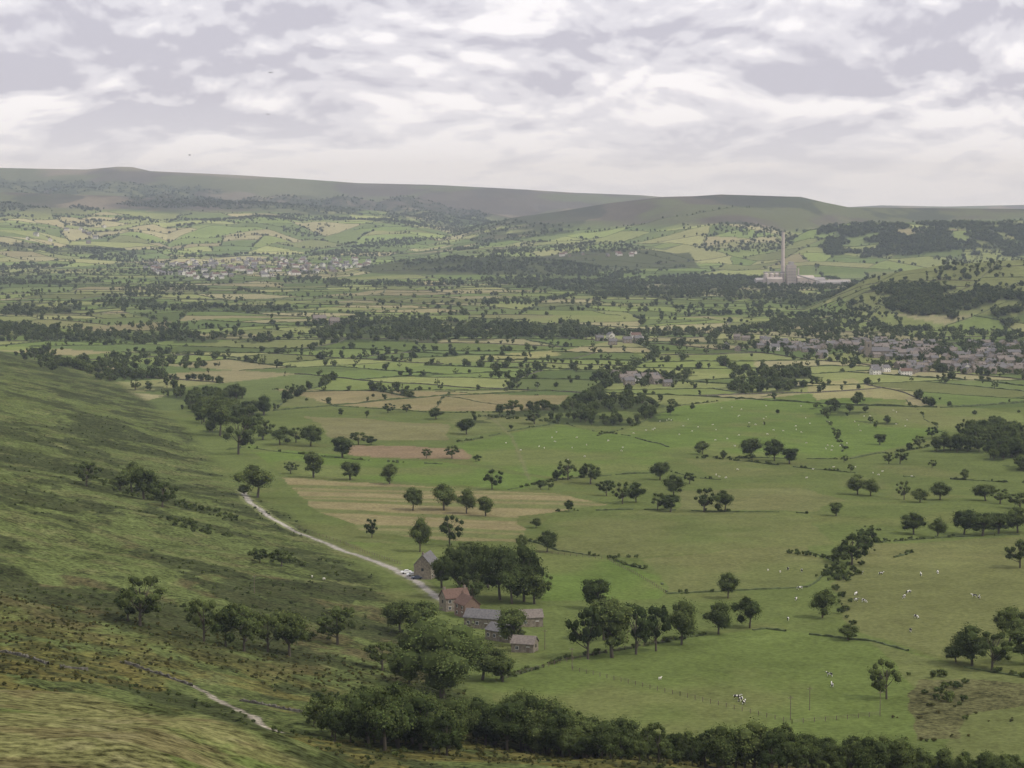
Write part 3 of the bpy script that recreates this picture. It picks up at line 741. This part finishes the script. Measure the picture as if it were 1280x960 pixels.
shed(-48,-14,-34,-14,16,4,M_conc,'mill_hall'); shed(22,60,-20,4,18,5,M_conc2,'kiln_hall'); shed(62,138,-26,2,8,4,M_steel,'storage_shed'); shed(30,95,20,50,12,5,M_steel,'clinker_store'); shed(100,150,10,40,8,4,M_conc,'packing_plant'); shed(-60,-30,30,50,12,4,M_steel,'workshop')
M=MB(); M.tube([(20,-6,20),(70,-6,6)],[1.6,1.6],8,M_steel); M.box(44,46,-7,-5,-3,13,M_steel); obj('conveyor',M.mesh('conveyor'),(0,-20,4),parent=e)
M=MB(); M.tube([(0,0,-4),(0,0,38)],[2.2,1.8],12,M_conc2); obj('short_stack',M.mesh('short_stack'),(30,8,0),parent=e)

# ---------------------------------------------------------------- poles, cars
M=MB(); M.tube([(0,0,-.5),(0,0,8.5)],[.16,.11],8,M_wood); M.box(-.9,.9,-.06,.06,7.6,7.75,M_wood)
for i in(-.75,0,.75): M.tube([(i,0,7.75),(i,0,7.95)],[.05,.04],6,M_conc2)
PM=M.mesh('telegraph_pole')
for p in [(988,900),(1100,893),(1012,888),(681,812),(318,742),(784,800),(715,836)]:
    x,y,z=site(*p); obj('telegraph_pole',PM,(x,y,z),.3,sc=.75)
def carmesh(mat):
    M=MB(); prof=[(-2.1,.35),(-2.15,.75),(-1.9,.95),(-1.2,1.0),(-.6,1.42),(.7,1.45),(1.3,1.02),(1.95,.92),(2.1,.7),(2.1,.35)]
    n=len(prof); vs=[]
    for sgn in(-1,1):
        for a,c in prof: vs.append((a,sgn*(.85 if c<1.1 else .68),c))
    fs=[tuple(range(n-1,-1,-1)),tuple(range(n,2*n))]+[(i,(i+1)%n,n+(i+1)%n,n+i) for i in range(n)]
    M.add(vs,fs,mat)
    for sgn in(-1,1):
        M.add([(-1.0,sgn*.83,1.03),(1.1,sgn*.83,1.05),(.62,sgn*.72,1.38),(-.55,sgn*.72,1.36)],[(0,1,2,3)],M_glass)
        for xx_ in(-1.3,1.3): M.tube([(xx_,sgn*.68,.33),(xx_,sgn*.9,.33)],[.33,.33],14,M_tyre)
    M.add([(-1.17,-.66,1.05),(-1.17,.66,1.05),(-.64,.6,1.41),(-.64,-.6,1.41)],[(0,1,2,3)],M_glass)
    return M.mesh('car')
CW,CD=carmesh(M_carw),carmesh(M_card)
for p,mm_,r in [((508,717),CW,.2),((515,720),CW,.5),((521,724),CD,.1)]:
    x,y,z=site(*p); obj('parked_car',mm_,(x,y,z+.03),r)
def fence(pl):
    M=MB(); W_=sxy(pl)
    for a,b in zip(W_[:-1],W_[1:]):
        x,y=walkseg(a,b,3.2); z=height(x,y)
        for i in range(len(x)):
            M.box(x[i]-.08,x[i]+.08,y[i]-.08,y[i]+.08,z[i]-.3,z[i]+1.25,M_wood)
            if i: 
                for hh in(.5,.85,1.15): M.tube([(x[i-1],y[i-1],z[i-1]+hh),(x[i],y[i],z[i]+hh)],[.02,.02],4,M_wood,False)
    obj('wooden_fence',M.mesh('wooden_fence'))
fence([(620,852),(700,829),(850,799)]); fence([(660,690),(760,700),(832,742)]); fence([(716,838),(850,870),(990,905),(1100,895)]); fence([(370,660),(430,680),(500,706)])

# ---------------------------------------------------------------- animals
def skin(name,V,E,R,mat,root=0):
    m=bpy.data.meshes.new(name+'_sk'); m.from_pydata(V,E,[]); o=bpy.data.objects.new(name+'_sk',m); scene.collection.objects.link(o)
    o.modifiers.new('s','SKIN'); o.modifiers.new('ss','SUBSURF').levels=1
    for i,r in enumerate(R): m.skin_vertices[0].data[i].radius=(r,r) if not isinstance(r,tuple) else r
    m.skin_vertices[0].data[root].use_root=True
    dg=bpy.context.evaluated_depsgraph_get(); em=bpy.data.meshes.new_from_object(o.evaluated_get(dg)); em.name=name
    bpy.data.objects.remove(o); em.materials.clear(); em.materials.append(mat)
    em.polygons.foreach_set('material_index',np.zeros(len(em.polygons),np.int32)); 
    return em
def quad(name,mat,graze=True,s=1.0,fat=1.0):
    V=[(-.75,0,1.12),(-.2,0,1.08),(.4,0,1.05),(.75,0,1.15)];R=[.27*fat,.36*fat,.34*fat,.24*fat]
    E=[(0,1),(1,2),(2,3)]
    if graze: V+=[(1.1,0,.85),(1.35,0,.45),(1.5,0,.12)]
    else: V+=[(1.1,0,1.4),(1.35,0,1.5),(1.7,0,1.32)]
    R+=[.17,.13,.085]; E+=[(3,4),(4,5),(5,6)]
    for sgn in(-1,1):
        i=len(V); V+=[(-.72,sgn*.22,.85),(-.6,sgn*.22,.68),(-.82,sgn*.22,.42),(-.76,sgn*.22,.04)];R+=[.16,.12,.07,.06]; E+=[(0,i),(i,i+1),(i+1,i+2),(i+2,i+3)]
        i=len(V); V+=[(.6,sgn*.22,.78),(.62,sgn*.22,.42),(.6,sgn*.22,.04)];R+=[.13,.075,.06]; E+=[(2,i),(i,i+1),(i+1,i+2)]
        i=len(V); h=V[5]; V+=[(h[0]-.08,sgn*.22,h[2]+.08)];R+=[.04]; E+=[(5,i)]
    i=len(V); V+=[(-1.08,0,1.1),(-1.12,0,.6)];R+=[.04,.03];E+=[(0,i),(i,i+1)]
    return skin(name,V,E,R,mat,1)
COW=[quad('cow_grazing',M_cow,True),quad('cow_standing',M_cow,False)]
SHEEP=[quad('sheep_grazing',M_wool,True,fat=1.25),quad('sheep_standing',M_wool,False,fat=1.25)]
for p in [(1070,752),(1080,753),(1130,748),(1136,742),(1151,720),(1218,747),(1224,749),(1172,717),(1076,718),(1101,719),(926,877),(921,874),(1037,846),(1040,859),(1138,790),(985,713),(1002,715),(1145,773),(995,751),(1070,744),(985,776),(1000,737),(930,881)]:
    x,y,z=site(*p); obj('cow',random.choice(COW),(x,y,z),random.uniform(0,6.28),sc=.9)
sp_=[(825,850),(390,722),(405,725),(960,714),(975,716)]
def rnd_in(poly,n):
    out=[]
    while len(out)<n:
        a=random.uniform(min(p[0] for p in poly),max(p[0] for p in poly)); b=random.uniform(min(p[1] for p in poly),max(p[1] for p in poly))
        if inpoly(np.array([a]),np.array([b]),poly)[0]: out.append((a,b))
    return out
sp_+=rnd_in([(760,540),(860,515),(1000,500),(1120,510),(1150,540),(1050,565),(900,565)],60)+rnd_in([(600,552),(700,535),(800,560),(700,580)],16)+rnd_in([(860,580),(1150,585),(1150,600),(900,598)],12)
for p in sp_:
    x,y,z=site(*p); obj('sheep',random.choice(SHEEP),(x,y,z),random.uniform(0,6.28),sc=.6)
M=MB()
M.tube([(-.22,0,0),(-.1,0,.01),(.08,0,.02),(.2,0,.03),(.27,0,.02)],[.01,.05,.06,.035,.01],8,M_black)
for s in(-1,1): M.add([(-.08,s*.04,.02),(.1,s*.04,.03),(.12,s*.3,.14),(-.12,s*.62,.08),(-.1,s*.3,.12)],[(0,1,2,3,4)],M_black)
M.add([(-.2,-.03,0),(-.2,.03,0),(-.34,.08,0),(-.34,-.08,0)],[(0,1,2,3)],M_black)
BM=M.mesh('bird')
for (px,py,d) in [(338,91,420),(237,194,450),(335,143,520)]:
    t=(px-CX)/F; b_=(CY-py)/F; obj('bird',BM,(d*t,d*(cp+b_*sp),CAMZ+d*(-sp+b_*cp)),random.uniform(0,3),sc=1.0)

# ---------------------------------------------------------------- haze
M=MB(); M.box(-9000,9000,-600,23000,-80,520,M_glass)
hm_=bpy.data.materials.new('haze'); hm_.use_nodes=True; nt=hm_.node_tree; nt.nodes.clear()
SG=4.6e-5
out=nt.nodes.new('ShaderNodeOutputMaterial'); vs_=nt.nodes.new('ShaderNodeVolumeScatter'); vs_.inputs['Color'].default_value=(.72,.83,1.0,1); vs_.inputs['Density'].default_value=SG
nt.links.new(vs_.outputs[0],out.inputs['Volume'])
m=M.mesh('atmospheric_haze'); m.materials.clear(); m.materials.append(hm_); obj('atmospheric_haze',m)

# ---------------------------------------------------------------- world & sun
SE,SA=math.radians(48),math.radians(115)
w=bpy.data.worlds.new('World'); scene.world=w; w.use_nodes=True; nt=w.node_tree; nt.nodes.clear()
def N(t): return nt.nodes.new(t)
def lk(a,b): nt.links.new(a,b)
out=N('ShaderNodeOutputWorld'); bg=N('ShaderNodeBackground'); lk(bg.outputs[0],out.inputs[0])
sky=N('ShaderNodeTexSky'); sky.sky_type='NISHITA'; sky.sun_disc=False; sky.sun_elevation=SE; sky.sun_rotation=SA
tc=N('ShaderNodeTexCoord'); sep=N('ShaderNodeSeparateXYZ'); lk(tc.outputs['Generated'],sep.inputs[0])
def mth(op,a,c=None,cl=False):
    n=nt.nodes.new('ShaderNodeMath'); n.operation=op; n.use_clamp=cl
    for i,v in enumerate((a,c)):
        if v is None: continue
        if isinstance(v,(int,float)): n.inputs[i].default_value=v
        else: nt.links.new(v,n.inputs[i])
    return n.outputs[0]
def cloud(dz,scale,det,rg,off,dist):
    lz=mth('MULTIPLY',mth('LOGARITHM',mth('ADD',mth('MAXIMUM',mth('ADD',sep.outputs[2],dz),0.0),.035),math.e),.19)
    c=N('ShaderNodeCombineXYZ'); lk(sep.outputs[0],c.inputs[0]); lk(sep.outputs[1],c.inputs[1]); lk(lz,c.inputs[2])
    mp=N('ShaderNodeMapping'); mp.inputs['Location'].default_value=off; lk(c.outputs[0],mp.inputs[0])
    n=N('ShaderNodeTexNoise'); n.inputs['Scale'].default_value=scale; n.inputs['Detail'].default_value=det; n.inputs['Roughness'].default_value=rg; n.inputs['Distortion'].default_value=dist
    lk(mp.outputs[0],n.inputs['Vector']); return n.outputs['Fac']
nA=cloud(0,14,5,.52,(3.1,1.7,0),.25); nU=cloud(.005,14,3,.5,(3.1,1.7,0),.25); nB=cloud(0,5,2,.5,(9,4,2),0)
s_=mth('ADD',mth('ADD',mth('MULTIPLY',nA,.58),mth('MULTIPLY',nB,.42)),mth('MULTIPLY',mth('SUBTRACT',nA,nU),1.1))
cr=N('ShaderNodeValToRGB'); cr.color_ramp.interpolation='EASE'; e=cr.color_ramp.elements; e[0].position=.38; e[0].color=(.62,.60,.69,1); e[1].position=.58; e[1].color=(1.10,1.07,1.10,1)
k=cr.color_ramp.elements.new(.47); k.color=(.83,.81,.88,1)
lk(s_,cr.inputs[0])
hz_=N('ShaderNodeMapRange'); hz_.inputs['From Min'].default_value=0; hz_.inputs['From Max'].default_value=.045; hz_.inputs['To Min'].default_value=.8; hz_.inputs['To Max'].default_value=0; lk(sep.outputs[2],hz_.inputs['Value'])
mx1=N('ShaderNodeMix'); mx1.data_type='RGBA'; lk(hz_.outputs[0],mx1.inputs[0]); lk(cr.outputs[0],mx1.inputs[6]); mx1.inputs[7].default_value=(.92,.92,.99,1)
sk=N('ShaderNodeVectorMath'); sk.operation='SCALE'; sk.inputs['Scale'].default_value=.10; lk(sky.outputs[0],sk.inputs[0])
mx2=N('ShaderNodeMix'); mx2.data_type='RGBA'; mx2.inputs[0].default_value=.94; lk(sk.outputs[0],mx2.inputs[6]); lk(mx1.outputs[2],mx2.inputs[7])
lk(mx2.outputs[2],bg.inputs[0]); bg.inputs[1].default_value=1.0
sl=bpy.data.lights.new('sun','SUN'); sl.energy=2.2; sl.angle=math.radians(8); sl.color=(1,.94,.83)
so=bpy.data.objects.new('sun',sl); scene.collection.objects.link(so); so.location=(0,0,1000)
dvec=Vector((math.sin(SA)*math.cos(SE),math.cos(SA)*math.cos(SE),math.sin(SE)))
so.rotation_euler=dvec.to_track_quat('Z','Y').to_euler()
cd=bpy.data.cameras.new('camera'); cd.sensor_width=36; cd.lens=36*F/1280; cd.clip_end=60000; cd.clip_start=.5
co=bpy.data.objects.new('camera',cd); scene.collection.objects.link(co); co.location=(0,0,CAMZ); co.rotation_euler=(math.pi/2-PITCH,0,0); scene.camera=co
scene.view_settings.view_transform='Standard'; scene.view_settings.look='None'; scene.view_settings.exposure=0
print('GROUND UNDER CAMERA',H1(0,0),'verts',nv,'far',len(far),'mid',len(midt),'bush',len(bushes),'gorse',len(gor),'edges',len(EDGES))
